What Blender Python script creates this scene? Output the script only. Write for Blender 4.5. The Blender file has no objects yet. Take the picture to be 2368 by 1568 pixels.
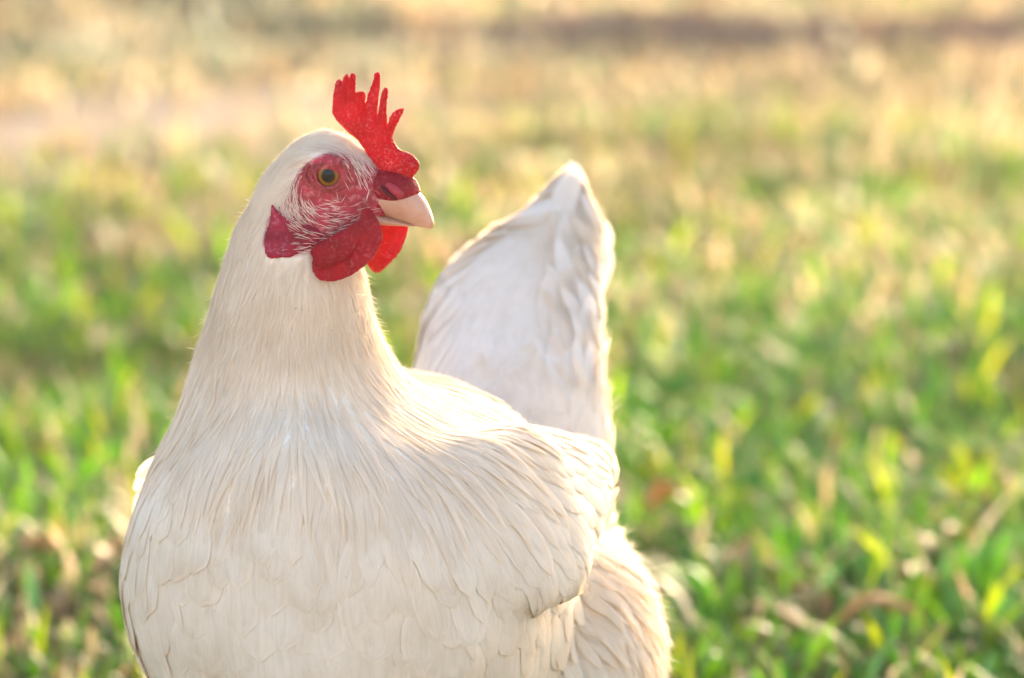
import bpy, bmesh, math, random
import numpy as np
from mathutils import Vector, Matrix, noise
from mathutils.bvhtree import BVHTree

random.seed(7)
rng = np.random.default_rng(11)
R = math.radians
sc = bpy.context.scene
col = sc.collection

# ------------------------------------------------------------ camera, sky, sun, exposure
CAM_H, CAM_D, PITCH = 0.62, 1.8, R(9.6)
cam_data = bpy.data.cameras.new('camera')
cam = bpy.data.objects.new('camera', cam_data); col.objects.link(cam)
cam.location = (0, -CAM_D, CAM_H)
cam.rotation_euler = (R(90) - PITCH, 0, 0)
cam_data.sensor_width = 23.6
cam_data.lens = 100
cam_data.clip_start = 0.05; cam_data.clip_end = 400
cam_data.dof.use_dof = True
cam_data.dof.focus_distance = 1.792
cam_data.dof.aperture_fstop = 4.8
sc.camera = cam

SUN_AZ, SUN_EL = R(20), R(12.5)          # azimuth clockwise from +Y (away from the camera), to the right
world = bpy.data.worlds.new('World'); sc.world = world
world.use_nodes = True
wn = world.node_tree.nodes; wl = world.node_tree.links
wn.clear()
wo = wn.new('ShaderNodeOutputWorld'); bg = wn.new('ShaderNodeBackground'); sky = wn.new('ShaderNodeTexSky')
sky.sky_type = 'NISHITA'; sky.sun_disc = False
sky.sun_elevation = SUN_EL; sky.sun_rotation = SUN_AZ
sky.air_density = 0.8; sky.dust_density = 3.0; sky.ozone_density = 0.0
bg.inputs[1].default_value = 0.15
wl.new(sky.outputs[0], bg.inputs[0]); wl.new(bg.outputs[0], wo.inputs[0])

sl = bpy.data.lights.new('sun', 'SUN'); sl.energy = 2.8; sl.angle = R(0.6); sl.color = (1.0, 0.80, 0.54)
sun = bpy.data.objects.new('sun', sl); col.objects.link(sun)
sdir = Vector((math.sin(SUN_AZ) * math.cos(SUN_EL), math.cos(SUN_AZ) * math.cos(SUN_EL), math.sin(SUN_EL)))
sun.rotation_euler = sdir.to_track_quat('Z', 'Y').to_euler()
sun.location = sdir * 20

sc.view_settings.view_transform = 'Standard'
sc.view_settings.look = 'None'
sc.view_settings.gamma = 1.0
sc.view_settings.use_curve_mapping = False
sc.view_settings.exposure = 2.42
sc.render.engine = 'CYCLES'
sc.cycles.use_denoising = True
sc.cycles.max_bounces = 8
sc.cycles.transparent_max_bounces = 12

# ------------------------------------------------------------ helpers
EX = Vector((1, 0, 0)); UPV = Vector((0, math.sin(PITCH), math.cos(PITCH))); FWD = Vector((0, math.cos(PITCH), -math.sin(PITCH)))
CAMP = Vector((0, -CAM_D, CAM_H))
FWID = 23.6 / 100

def ray(px, py):
    u = (px - 1183.5) / 2367 * FWID; v = (784 - py) / 2367 * FWID
    return EX * u + UPV * v + FWD

def P(px, py, y):                       # measured point of the photograph put at its real depth y
    d = ray(px, py); t = (y + CAM_D) / d.y
    return CAMP + d * t

def PP(px, py, p0, n):                  # the same on a plane of the bird (its median plane, say)
    d = ray(px, py); t = (p0 - CAMP).dot(n) / d.dot(n)
    return CAMP + d * t

def link(name, me, mats=(), parent=None, smooth=True):
    o = bpy.data.objects.new(name, me); col.objects.link(o)
    for m in mats: me.materials.append(m)
    if smooth and len(me.polygons): me.polygons.foreach_set('use_smooth', [True] * len(me.polygons))
    if parent: o.parent = parent
    return o

def tag(o, label=None, cat=None, group=None, kind=None):
    if label: o['label'] = label
    if cat: o['category'] = cat
    if group: o['group'] = group
    if kind: o['kind'] = kind
    return o

def loft(bm, rings, n=28, cap=True):
    """rings: list of (centre, axisA, axisB) -> closed tube"""
    rows = []
    for c, a, b in rings:
        rows.append([bm.verts.new(c + a * math.cos(2 * math.pi * k / n) + b * math.sin(2 * math.pi * k / n)) for k in range(n)])
    for r0, r1 in zip(rows, rows[1:]):
        for k in range(n):
            bm.faces.new((r0[k], r0[(k + 1) % n], r1[(k + 1) % n], r1[k]))
    if cap:
        for row, c, flip in ((rows[0], rings[0][0], True), (rows[-1], rings[-1][0], False)):
            v = bm.verts.new(c)
            for k in range(n):
                q = (row[(k + 1) % n], row[k], v) if flip else (row[k], row[(k + 1) % n], v)
                bm.faces.new(q)

def blob(bm, c, ax, ay, az, seg=24):
    m = Matrix((ax, ay, az)).transposed().to_4x4(); m.translation = c
    bmesh.ops.create_uvsphere(bm, u_segments=seg, v_segments=seg // 2, radius=1, matrix=m)

def mesh_of(bm, name):
    bmesh.ops.recalc_face_normals(bm, faces=bm.faces)
    me = bpy.data.meshes.new(name); bm.to_mesh(me); bm.free(); return me

def baked(me, mods):
    """mesh after a list of (type, settings) modifiers"""
    o = bpy.data.objects.new('work', me); col.objects.link(o)
    for t, s in mods:
        m = o.modifiers.new(t, t)
        for k, v in s.items(): setattr(m, k, v)
    dg = bpy.context.evaluated_depsgraph_get()
    out = bpy.data.meshes.new_from_object(o.evaluated_get(dg))
    bpy.data.objects.remove(o)
    return out

def ss(e0, e1, x):
    t = np.clip((x - e0) / (e1 - e0), 0, 1); return t * t * (3 - 2 * t)

# ---- node helpers
def material(name):
    m = bpy.data.materials.new(name); m.use_nodes = True
    nt = m.node_tree; nt.nodes.clear()
    return m, nt
def N(nt, t, **kw):
    n = nt.nodes.new(t)
    for k, v in kw.items():
        if k.startswith('i_'):
            key = k[2:]; key = int(key) if key.isdigit() else key.replace('_', ' ')
            n.inputs[key].default_value = v
        else: setattr(n, k, v)
    return n
def L(nt, a, b): nt.links.new(a, b)
def ramp(nt, fac, stops):
    n = nt.nodes.new('ShaderNodeValToRGB'); e = n.color_ramp.elements
    while len(e) < len(stops): e.new(0.5)
    for q, (p, c) in zip(e, stops): q.position = p; q.color = (*c, 1)
    L(nt, fac, n.inputs[0]); return n.outputs[0]
def mixc(nt, fac, a, b, mode='MIX'):
    n = nt.nodes.new('ShaderNodeMix'); n.data_type = 'RGBA'; n.blend_type = mode
    for s, v in ((n.inputs[0], fac), (n.inputs[6], a), (n.inputs[7], b)):
        if hasattr(v, 'is_output'): L(nt, v, s)
        elif isinstance(v, (tuple, list)): s.default_value = (*v, 1)
        else: s.default_value = v
    return n.outputs[2]
def math_n(nt, op, a, b=0.0, clamp=False):
    n = nt.nodes.new('ShaderNodeMath'); n.operation = op; n.use_clamp = clamp
    for s, v in ((n.inputs[0], a), (n.inputs[1], b)):
        if hasattr(v, 'is_output'): L(nt, v, s)
        else: s.default_value = v
    return n.outputs[0]
def tex_noise(nt, vec, scale, detail=4, rough=0.55, dist=0.0):
    n = N(nt, 'ShaderNodeTexNoise', i_Scale=scale, i_Detail=detail, i_Roughness=rough, i_Distortion=dist)
    if vec is not None: L(nt, vec, n.inputs['Vector'])
    return n.outputs[0]
# ------------------------------------------------------------ ground, soil bank and grass
def vnoise(x, y, s, seed=0):
    return np.array([noise.fractal(Vector((a * s + seed * 7.3, b * s - seed * 3.1, seed * 1.7)), 1.0, 2.0, 3) for a, b in zip(x, y)])

def ground_height(x, y):
    base = .012 * np.sin(x * 1.3 + .4) * np.sin(y * .9) + .006 * np.sin(x * 4.1 + y * 2.7)
    # low bank of turned soil behind the lawn on the right, a weedy rise on the left
    c = 4.45 - .05 * x
    bank = .05 * np.exp(-((y - c) / .13) ** 2) * ss(-.5, -.1, x) * (1 + .25 * np.sin(x * 9) * .5)
    rise = .05 * np.exp(-((y - 4.75) / .30) ** 2) * ss(.0, -.35, x)
    near = ss(.4, .9, np.abs(y - .05) + .5 * np.abs(x))
    return base * near + bank + rise

def bare(x, y):
    """how bare the ground is (0 lawn .. 1 pale dry soil)"""
    strip = np.exp(-((y - (3.36 + .55 * (x + .5))) / .44) ** 2) * ss(.2, -.3, x)
    strip2 = .55 * np.exp(-((y - 3.1 - .15 * x) / .28) ** 2) * ss(.25, .6, x)
    strip3 = .8 * np.exp(-((y - 3.85) / .25) ** 2) * ss(.0, .2, x)
    far = ss(4.55, 4.9, y) * .35
    front_bounce = ss(-.12, -.5, y)                              # pale earth added out of view, bounces warm fill onto the breast
    return np.clip(strip + .3 * strip2 + .35 * strip3 + far + front_bounce, 0, 1)

gx = np.concatenate([[-120, -60, -30, -16, -9, -6], np.linspace(-4, 4, 121), [6, 9, 16, 30, 60, 120]])
gy = np.concatenate([[-60, -20, -8, -4], np.linspace(-2.5, 7.5, 161), [9, 12, 18, 30, 60, 120, 250]])
X, Y = np.meshgrid(gx, gy)
inner = (np.abs(X) <= 4) & (Y >= -2.5) & (Y <= 7.5)
Z = np.where(inner, ground_height(X, Y), 0) + np.where(inner, .006 * vnoise(X.ravel(), Y.ravel(), 5.0).reshape(X.shape), 0)
Z = np.minimum(Z, np.where((np.abs(X + .05) < .18) & (np.abs(Y - .08) < .2), .002, 1))
me = bpy.data.meshes.new('ground')
nx_, ny_ = len(gx), len(gy)
idx = np.arange(nx_ * ny_).reshape(ny_, nx_)
fc = np.stack([idx[:-1, :-1], idx[:-1, 1:], idx[1:, 1:], idx[1:, :-1]], -1).reshape(-1, 4)
me.from_pydata(np.stack([X, Y, Z], -1).reshape(-1, 3).tolist(), [], fc.tolist()); me.update()
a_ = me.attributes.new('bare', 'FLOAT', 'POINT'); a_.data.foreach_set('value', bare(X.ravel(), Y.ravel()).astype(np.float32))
soil = .9 * np.exp(-((Y - (4.40 - .05 * X)) / .16) ** 2) * ss(-.45, -.05, X)
a_ = me.attributes.new('front_bounce', 'FLOAT', 'POINT'); a_.data.foreach_set('value', ss(.1, -.3, Y.ravel()).astype(np.float32))
a_ = me.attributes.new('soil', 'FLOAT', 'POINT'); a_.data.foreach_set('value', soil.ravel().astype(np.float32))
m, nt = material('lawn_soil')
out = N(nt, 'ShaderNodeOutputMaterial'); ob = N(nt, 'ShaderNodeTexCoord').outputs['Object']
ba = N(nt, 'ShaderNodeAttribute', attribute_name='bare').outputs['Fac']; so = N(nt, 'ShaderNodeAttribute', attribute_name='soil').outputs['Fac']
c = mixc(nt, tex_noise(nt, ob, 22, 5, .65), (.06, .045, .022), (.13, .095, .055))
c = mixc(nt, ramp(nt, tex_noise(nt, ob, 6, 4, .6), [(.42, (0, 0, 0)), (.62, (1, 1, 1))]), c, (.10, .13, .035))
fr = N(nt, 'ShaderNodeAttribute', attribute_name='front_bounce').outputs['Fac']
c = mixc(nt, ba, c, mixc(nt, fr, mixc(nt, tex_noise(nt, ob, 30, 4, .7), (.29, .225, .17), (.40, .32, .25)), mixc(nt, tex_noise(nt, ob, 31, 4, .7), (.46, .355, .25), (.58, .46, .34))))  # added earth before the hen is paler, so it reflects more light at her
c = mixc(nt, so, c, mixc(nt, tex_noise(nt, ob, 14, 4, .7), (.16, .085, .06), (.30, .18, .13)))
b = N(nt, 'ShaderNodeBsdfPrincipled', i_Roughness=.95); b.inputs['Specular IOR Level'].default_value = 0.0
bmp = N(nt, 'ShaderNodeBump', i_Strength=.35, i_Distance=.01); L(nt, tex_noise(nt, ob, 60, 5, .7), bmp.inputs['Height']); L(nt, bmp.outputs[0], b.inputs['Normal'])
L(nt, c, b.inputs['Base Color']); L(nt, b.outputs[0], out.inputs[0])
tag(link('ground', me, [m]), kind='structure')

# grass
m, nt = material('grass_blade')
out = N(nt, 'ShaderNodeOutputMaterial')
ca = N(nt, 'ShaderNodeAttribute', attribute_name='tint').outputs['Color']
b = N(nt, 'ShaderNodeBsdfPrincipled', i_Roughness=.5); b.inputs['Specular IOR Level'].default_value = .3
t = N(nt, 'ShaderNodeBsdfTranslucent'); L(nt, ca, b.inputs['Base Color'])
hsv = N(nt, 'ShaderNodeHueSaturation', i_Saturation=1.1, i_Value=1.45); L(nt, ca, hsv.inputs['Color']); L(nt, hsv.outputs[0], t.inputs['Color'])
mx = N(nt, 'ShaderNodeMixShader', i_0=.5); L(nt, b.outputs[0], mx.inputs[1]); L(nt, t.outputs[0], mx.inputs[2]); L(nt, mx.outputs[0], out.inputs[0])
M_GRASS = m

GREENS = np.array([(.035, .12, .012), (.055, .15, .012), (.09, .19, .012), (.035, .10, .03), (.05, .12, .05)])
DRY = np.array([(.36, .29, .18), (.43, .37, .26), (.31, .23, .14), (.40, .32, .22), (.27, .18, .10)])

def blades(name, x, y, ln, wd, dryp, lean=.5, nseg=3, flat=0.0, green=None):
    GREEN = GREENS if green is None else np.array(green)
    n = len(x); z = ground_height(x, y) - .004
    z = np.where((np.abs(x + .05) < .18) & (np.abs(y - .08) < .2), -.002, z)
    az = rng.uniform(0, 2 * np.pi, n); ln_ = np.abs(rng.normal(lean, .28, n)) + flat
    face = az + rng.uniform(-.9, .9, n) + np.pi / 2
    isdry = rng.random(n) < dryp
    colr = np.where(isdry[:, None], DRY[rng.integers(0, len(DRY), n)], GREEN[rng.integers(0, len(GREEN), n)]) * rng.uniform(.55, 1.15, (n, 1)) * np.clip(1.0 + .9 * vnoise(x, y, 1.6, 13), .45, 1.35)[:, None]
    V = np.empty((n, nseg + 1, 2, 3)); cx, cy, cz = x.copy(), y.copy(), z.copy()
    wdir = np.stack([np.cos(face), np.sin(face), np.zeros(n)], 1)
    for i in range(nseg + 1):
        tt = i / nseg; hw = wd * .5 * np.clip(1.15 * (1 - tt ** 2.2), .04, 1)
        c = np.stack([cx, cy, cz], 1)
        V[:, i, 0] = c - wdir * hw[:, None]; V[:, i, 1] = c + wdir * hw[:, None]
        th = np.minimum(ln_ * (.35 + 1.1 * tt), 1.62); st = ln / nseg
        cx = cx + np.cos(az) * np.sin(th) * st; cy = cy + np.sin(az) * np.sin(th) * st; cz = cz + np.cos(th) * st
    base = (np.arange(n) * (nseg + 1) * 2)[:, None]
    f1 = np.array([[i * 2, i * 2 + 1, i * 2 + 3, i * 2 + 2] for i in range(nseg)])
    faces = (base[:, :, None] + f1[None]).reshape(-1, 4); nf = len(faces)
    me = bpy.data.meshes.new(name); nvv = n * (nseg + 1) * 2
    me.vertices.add(nvv); me.vertices.foreach_set('co', V.astype(np.float32).ravel())
    me.loops.add(nf * 4); me.loops.foreach_set('vertex_index', faces.astype(np.int32).ravel())
    me.polygons.add(nf); me.polygons.foreach_set('loop_start', np.arange(0, nf * 4, 4, dtype=np.int32)); me.polygons.foreach_set('loop_total', np.full(nf, 4, np.int32))
    me.update(calc_edges=True)
    a = me.attributes.new('tint', 'FLOAT_COLOR', 'POINT')
    c4 = np.ones((nvv, 4), np.float32); c4[:, :3] = np.repeat(colr, (nseg + 1) * 2, 0); a.data.foreach_set('color', c4.ravel())
    return tag(link(name, me, [M_GRASS]), kind='stuff')

def scatter(n, x0, x1, y0, y1):
    x, y = rng.uniform(x0, x1, n), rng.uniform(y0, y1, n)
    b_ = bare(x, y); s_ = .9 * np.exp(-((y - (4.40 - .05 * x)) / .16) ** 2) * ss(-.45, -.05, x)
    cl = vnoise(x, y, 3.2, 2)
    k = rng.random(n) < np.clip((.80 + .8 * cl) * (1 - .96 * b_) * (1 - .9 * s_), 0, 1)
    return x[k], y[k]
def lay(name, n, box, lmin, lmax, w, dry0, lean=.45, **kw):
    x, y = scatter(n, *box); dn = vnoise(x, y, 1.9, 5)
    dp = np.clip(dry0 + (.3 + .25 * ss(1.2, 2.5, y)) * dn + .35 * bare(x, y) + .24 * ss(1.7, 3.2, y), .04, .95)
    k = len(x); ln = rng.uniform(lmin, lmax, k) * (1 + .5 * np.clip(vnoise(x, y, 2.3, 9), -.6, .8)); wd = w * rng.uniform(.6, 1.5, k)
    return blades(name, x, y, ln, wd, dp, lean, **kw)
lay('grass', 16000, (-.8, .8, -.7, .45), .015, .045, .0030, .28, .7)
lay('grass', 32000, (-1.0, 1.0, .45, 2.0), .012, .048, .0042, .15, .85)
lay('grass', 30000, (-1.6, 1.6, 2.0, 3.6), .012, .045, .0052, .22, .9)
lay('grass', 30000, (-2.6, 2.6, 3.6, 7.4), .02, .05, .006, .48, .75)
lay('dry_litter', 9000, (-1.2, 1.2, .3, 2.6), .02, .06, .003, 1.0, 1.35, flat=.1)
BRIGHT = [(.20, .31, .008), (.28, .34, .008), (.12, .27, .012), (.34, .36, .012)]
lay('grass', 2600, (-1.0, 1.0, .45, 2.0), .026, .064, .0056, .10, .95, nseg=4, green=BRIGHT)
lay('grass', 3000, (-1.6, 1.6, 2.0, 3.4), .022, .055, .0066, .16, .9, nseg=4, green=BRIGHT)
lay('weeds', 9000, (-2.4, -.15, 3.95, 4.9), .03, .06, .010, .0, .9, green=[(.17, .19, .14), (.21, .22, .17), (.15, .17, .13)])
lay('weeds', 1500, (-.4, .5, 4.1, 4.7), .02, .05, .010, .2, .9, green=[(.17, .19, .14), (.21, .22, .17)])
# the lawn goes on to both sides
lay('grass', 24000, (-2.6, -1.0, -.1, 2.0), .012, .05, .0045, .15, .85)
lay('grass', 15000, (1.0, 2.0, -.1, 2.0), .012, .05, .0045, .15, .85)
lay('grass', 14000, (-3.2, -1.6, 2.0, 3.6), .012, .05, .0055, .22, .85)
lay('grass', 9000, (1.6, 2.6, 2.0, 3.6), .012, .05, .0055, .22, .85)
# ------------------------------------------------------------ hen: frames of reference
YAW = R(23)
AX = Vector((math.sin(YAW), math.cos(YAW), 0))        # breast to tail
LAT = Vector((math.cos(YAW), -math.sin(YAW), 0))      # to the hen's left
UZ = Vector((0, 0, 1))
HYAW = R(19)
HF = Vector((math.cos(HYAW), -math.sin(HYAW), -0.10)).normalized()   # beak direction
HL = Vector((math.sin(HYAW), math.cos(HYAW), 0))                    # far side of the head (hen's left)
HU = HL.cross(HF) * -1
if HU.z < 0: HU = -HU
HC = P(745, 420, 0.0)
def HP(px, py, side=0.0):                             # point on a sagittal plane of the head, side metres to its left
    return PP(px, py, HC + HL * side, HL)

TO = P(600, 1310, -0.052); TO.z = 0
def tpt(s, lat, z): return TO + AX * s + LAT * lat + UZ * z

def build_body():
    bm = bmesh.new()
    # torso
    prof = [(0.0, .222, .020, .022), (.004, .222, .044, .046), (.014, .220, .066, .064), (.034, .211, .083, .080), (.07, .204, .090, .090),
            (.12, .199, .088, .095), (.165, .197, .079, .087), (.21, .188, .064, .072), (.25, .188, .053, .062), (.29, .200, .040, .048), (.315, .21, .015, .02)]
    loft(bm, [(tpt(s, 0, z), LAT * w, UZ * h) for s, z, w, h in prof], 36)
    # neck
    nk = [(700, 430, .000, 17, 16), (668, 520, .003, 22, 21), (675, 620, .006, 29.5, 28), (671, 720, .010, 34.5, 33), (670, 800, .014, 40.5, 38),
          (682, 880, .016, 47, 46), (700, 970, .014, 54, 56), (722, 1060, .020, 69, 68), (745, 1150, .028, 78, 77), (765, 1250, .045, 80, 80), (780, 1330, .07, 60, 60)]
    loft(bm, [(P(x, y, d), EX * w * .001, Vector((0, .97, .2)) * dd * .001) for x, y, d, w, dd in nk], 32)
    # head
    hd = [(600, 520, 18, 17), (625, 490, 21, 19), (680, 452, 24.5, 19.5), (735, 428, 24.3, 18), (790, 425, 20.5, 15.5), (838, 436, 15.5, 12.5), (880, 452, 11.5, 9.5), (915, 460, 7.5, 7), (930, 462, 3, 3)]
    loft(bm, [(HP(x, y), HU * h * .001, HL * w * .001) for x, y, h, w in hd], 28)
    # cheek
    blob(bm, HP(735, 515, -.002), HF * .024, HL * .0165, HU * .015)
    # brow ridge over each eye
    for sd in (-1, 1):
        blob(bm, HP(742, 372, sd * .013), HF * .0135, HL * .0055, HU * .0045)
    # tail cushion and tail
    tl = [(1190, 1300, .15, 40, 40), (1178, 1150, .15, 46, 48), (1170, 1010, .158, 48.5, 48), (1176, 880, .175, 44, 42), (1181, 760, .195, 41.5, 38), (1203, 655, .212, 37, 30),
          (1248, 575, .228, 29, 22), (1290, 520, .240, 20.5, 15), (1300, 470, .250, 12, 9), (1320, 410, .260, 4.5, 4), (1328, 390, .264, 1.5, 1.5)]
    loft(bm, [(P(x, y, d), EX * w * .001, (Vector((0, .9, .42)) if y < 700 else Vector((0, .97, .22)) if y < 800 else Vector((0, 1, .06))) * dd * .001) for x, y, d, w, dd in tl], 30)
    # folded wings
    for sd in (1, -1):
        a = (AX * .97 + UZ * .0).normalized()
        b = LAT.cross(a); b = b if b.z > 0 else -b
        bt = (b - LAT * sd * .42).normalized()                # the lower edge stands off the flank
        nt_ = a.cross(bt)
        c = tpt(.084, sd * (.084 if sd > 0 else .074), .240 if sd > 0 else .246)
        rings = []
        for t, w, h, lift_, inn in [(-.075, .004, .012, 0, .030), (-.06, .008, .024, 0, .022), (-.04, .011, .034, .001, .013), (-.015, .013, .040, .002, .005), (.015, .014, .041, .003, .001), (.04, .013, .031, .005, .002), (.065, .011, .022, .006, .002), (.085, .009, .015, .006, .005), (.10, .006, .009, .005, .008), (.114, .002, .003, .004, .013)]:
            q = c + a * t - LAT * sd * inn + UZ * lift_
            rings.append((q, nt_ * w, bt * h))
        loft(bm, rings, 24)
    # flank and thigh fluff on both sides
    for sd in (1, -1):
        blob(bm, tpt(.185, sd * .064, .150), AX * .060 , LAT * .036, UZ * .062)
        blob(bm, tpt(.150, sd * .060, .135), AX * .045 , LAT * .030, UZ * .055)
    blob(bm, tpt(.24, .01, .165), AX * .06, LAT * .06, UZ * .055)
    me = mesh_of(bm, 'body')
    me = baked(me, [('REMESH', dict(mode='VOXEL', voxel_size=.002, use_smooth_shade=True)), ('SMOOTH', dict(factor=.5, iterations=24))])

    # neck flows into back and breast without a crease
    n = len(me.vertices); c = np.empty(n * 3, np.float32); me.vertices.foreach_get('co', c); c = c.reshape(-1, 3).astype(float)
    e = np.empty(len(me.edges) * 2, np.int32); me.edges.foreach_get('vertices', e); e = e.reshape(-1, 2)
    w = ss(.205, .25, c[:, 2]) * (1 - ss(.318, .335, c[:, 2])) * (1 - ss(.10, .13, c[:, 1]))
    w = w * (1 - .75 * ss(.07, .09, (c - np.array(tpt(.09, 0, .24)[:])) @ np.array(LAT[:])))     # keep the wing's edge
    deg = np.bincount(e.ravel(), minlength=n)[:, None]
    for _ in range(90):
        a = np.zeros_like(c)
        for k in range(3): a[:, k] = np.bincount(e[:, 0], c[e[:, 1], k], n) + np.bincount(e[:, 1], c[e[:, 0], k], n)
        c += (a / deg - c) * (w * .6)[:, None]
    me.vertices.foreach_set('co', c.astype(np.float32).ravel()); me.update()
    return me
# ------------------------------------------------------------ materials of the hen
def feather_material(name='white_feather', transl=.50, fray=4.5, base=(.95, .865, .775), tipst=.40):
    m, nt = material(name)
    out = N(nt, 'ShaderNodeOutputMaterial'); geo = N(nt, 'ShaderNodeTexCoord')
    uv = N(nt, 'ShaderNodeUVMap', uv_map='UVMap'); ob = geo.outputs['Object']
    tone = N(nt, 'ShaderNodeAttribute', attribute_name='tone').outputs['Fac']
    sep = N(nt, 'ShaderNodeSeparateXYZ'); L(nt, uv.outputs[0], sep.inputs[0])
    # cream stain in soft blotches, stronger towards the worn tips
    big = tex_noise(nt, ob, 34, 4, .62)
    st = ramp(nt, big, [(.38, (0, 0, 0)), (.72, (1, 1, 1))])
    tip = math_n(nt, 'POWER', sep.outputs[1], 3.0)
    stain = math_n(nt, 'MULTIPLY', st, math_n(nt, 'ADD', math_n(nt, 'MULTIPLY', tip, tipst), .36), True)
    stain = math_n(nt, 'MULTIPLY', stain, .55, True)
    c = mixc(nt, stain, base, (.66, .49, .29))
    c = mixc(nt, math_n(nt, 'MULTIPLY', tone, .10), c, (.80, .66, .42))
    # barbs: fine streaks along the vane
    comb = N(nt, 'ShaderNodeCombineXYZ')
    L(nt, math_n(nt, 'MULTIPLY', sep.outputs[0], 9.0), comb.inputs[0]); L(nt, math_n(nt, 'MULTIPLY', sep.outputs[1], 1.6), comb.inputs[1]); L(nt, math_n(nt, 'MULTIPLY', tone, 60.0), comb.inputs[2])
    streak = tex_noise(nt, comb.outputs[0], 1.0, 2, .6)
    c = mixc(nt, .42, c, ramp(nt, streak, [(.3, (.80, .77, .72)), (.6, (1, 1, 1))]), 'MULTIPLY')
    # specks of dirt
    sp = tex_noise(nt, ob, 330, 2, .6)
    spk = ramp(nt, sp, [(.735, (0, 0, 0)), (.77, (1, 1, 1))])
    msk = ramp(nt, tex_noise(nt, ob, 18, 1, .5), [(.5, (0, 0, 0)), (.62, (1, 1, 1))])
    c = mixc(nt, math_n(nt, 'MULTIPLY', math_n(nt, 'MULTIPLY', spk, msk), .5), c, (.20, .13, .07))
    b = N(nt, 'ShaderNodeBsdfPrincipled', i_Roughness=.75); b.inputs['Specular IOR Level'].default_value = .25
    b.inputs['Sheen Weight'].default_value = .12; b.inputs['Sheen Roughness'].default_value = .5
    t = N(nt, 'ShaderNodeBsdfTranslucent')
    L(nt, c, b.inputs['Base Color']); L(nt, mixc(nt, 1.0, c, (1, .93, .80), 'MULTIPLY'), t.inputs['Color'])
    bmp = N(nt, 'ShaderNodeBump', i_Strength=.25, i_Distance=.0006); L(nt, streak, bmp.inputs['Height']); L(nt, bmp.outputs[0], b.inputs['Normal'])
    mx = N(nt, 'ShaderNodeMixShader', i_0=transl); L(nt, b.outputs[0], mx.inputs[1]); L(nt, t.outputs[0], mx.inputs[2])
    # frayed, semi-open edges where the barbs part
    e = math_n(nt, 'SUBTRACT', .5, math_n(nt, 'ABSOLUTE', math_n(nt, 'SUBTRACT', sep.outputs[0], .5)))
    e2 = math_n(nt, 'MULTIPLY', math_n(nt, 'SUBTRACT', 1.0, sep.outputs[1]), 1.4)
    e = math_n(nt, 'MINIMUM', e, e2)
    a = math_n(nt, 'ADD', math_n(nt, 'MULTIPLY', e, fray), math_n(nt, 'MULTIPLY', math_n(nt, 'SUBTRACT', streak, .52), 2.6), True)
    tr = N(nt, 'ShaderNodeBsdfTransparent'); ma = N(nt, 'ShaderNodeMixShader')
    L(nt, a, ma.inputs[0]); L(nt, tr.outputs[0], ma.inputs[1]); L(nt, mx.outputs[0], ma.inputs[2])
    L(nt, mx.outputs[0], out.inputs[0])
    return m

def skin_material(name, red, pale, transl, scale=900, bump=.5, rough=.5, att=None):
    m, nt = material(name)
    out = N(nt, 'ShaderNodeOutputMaterial'); ob = N(nt, 'ShaderNodeTexCoord').outputs['Object']
    vo = N(nt, 'ShaderNodeTexVoronoi', i_Scale=scale); L(nt, ob, vo.inputs['Vector'])
    gr = tex_noise(nt, ob, scale * .9, 2, .6)
    big = tex_noise(nt, ob, 120, 3, .6)
    c = mixc(nt, ramp(nt, big, [(.35, (0, 0, 0)), (.7, (1, 1, 1))]), red, tuple(x * .42 for x in red))
    f = math_n(nt, 'MULTIPLY', ramp(nt, gr, [(.52, (0, 0, 0)), (.70, (1, 1, 1))]), ramp(nt, tex_noise(nt, ob, 75, 2, .6), [(.36, (.1, .1, .1)), (.66, (1, 1, 1))]))
    c = mixc(nt, math_n(nt, 'MULTIPLY', f, .5), c, pale)
    b = N(nt, 'ShaderNodeBsdfPrincipled', i_Roughness=rough)
    b.inputs['Specular IOR Level'].default_value = .22
    b.inputs['Subsurface Weight'].default_value = .25; b.inputs['Subsurface Radius'].default_value = (1, .18, .1); b.inputs['Subsurface Scale'].default_value = .003
    bmp = N(nt, 'ShaderNodeBump', i_Strength=bump, i_Distance=.0007)
    L(nt, math_n(nt, 'ADD', vo.outputs['Distance'], gr), bmp.inputs['Height'])
    L(nt, c, b.inputs['Base Color']); L(nt, bmp.outputs[0], b.inputs['Normal'])
    t = N(nt, 'ShaderNodeBsdfTranslucent'); t.inputs[0].default_value = (.95, .008, .006, 1)
    mx = N(nt, 'ShaderNodeMixShader', i_0=transl); L(nt, b.outputs[0], mx.inputs[1]); L(nt, t.outputs[0], mx.inputs[2])
    L(nt, mx.outputs[0], out.inputs[0])
    return m

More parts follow.
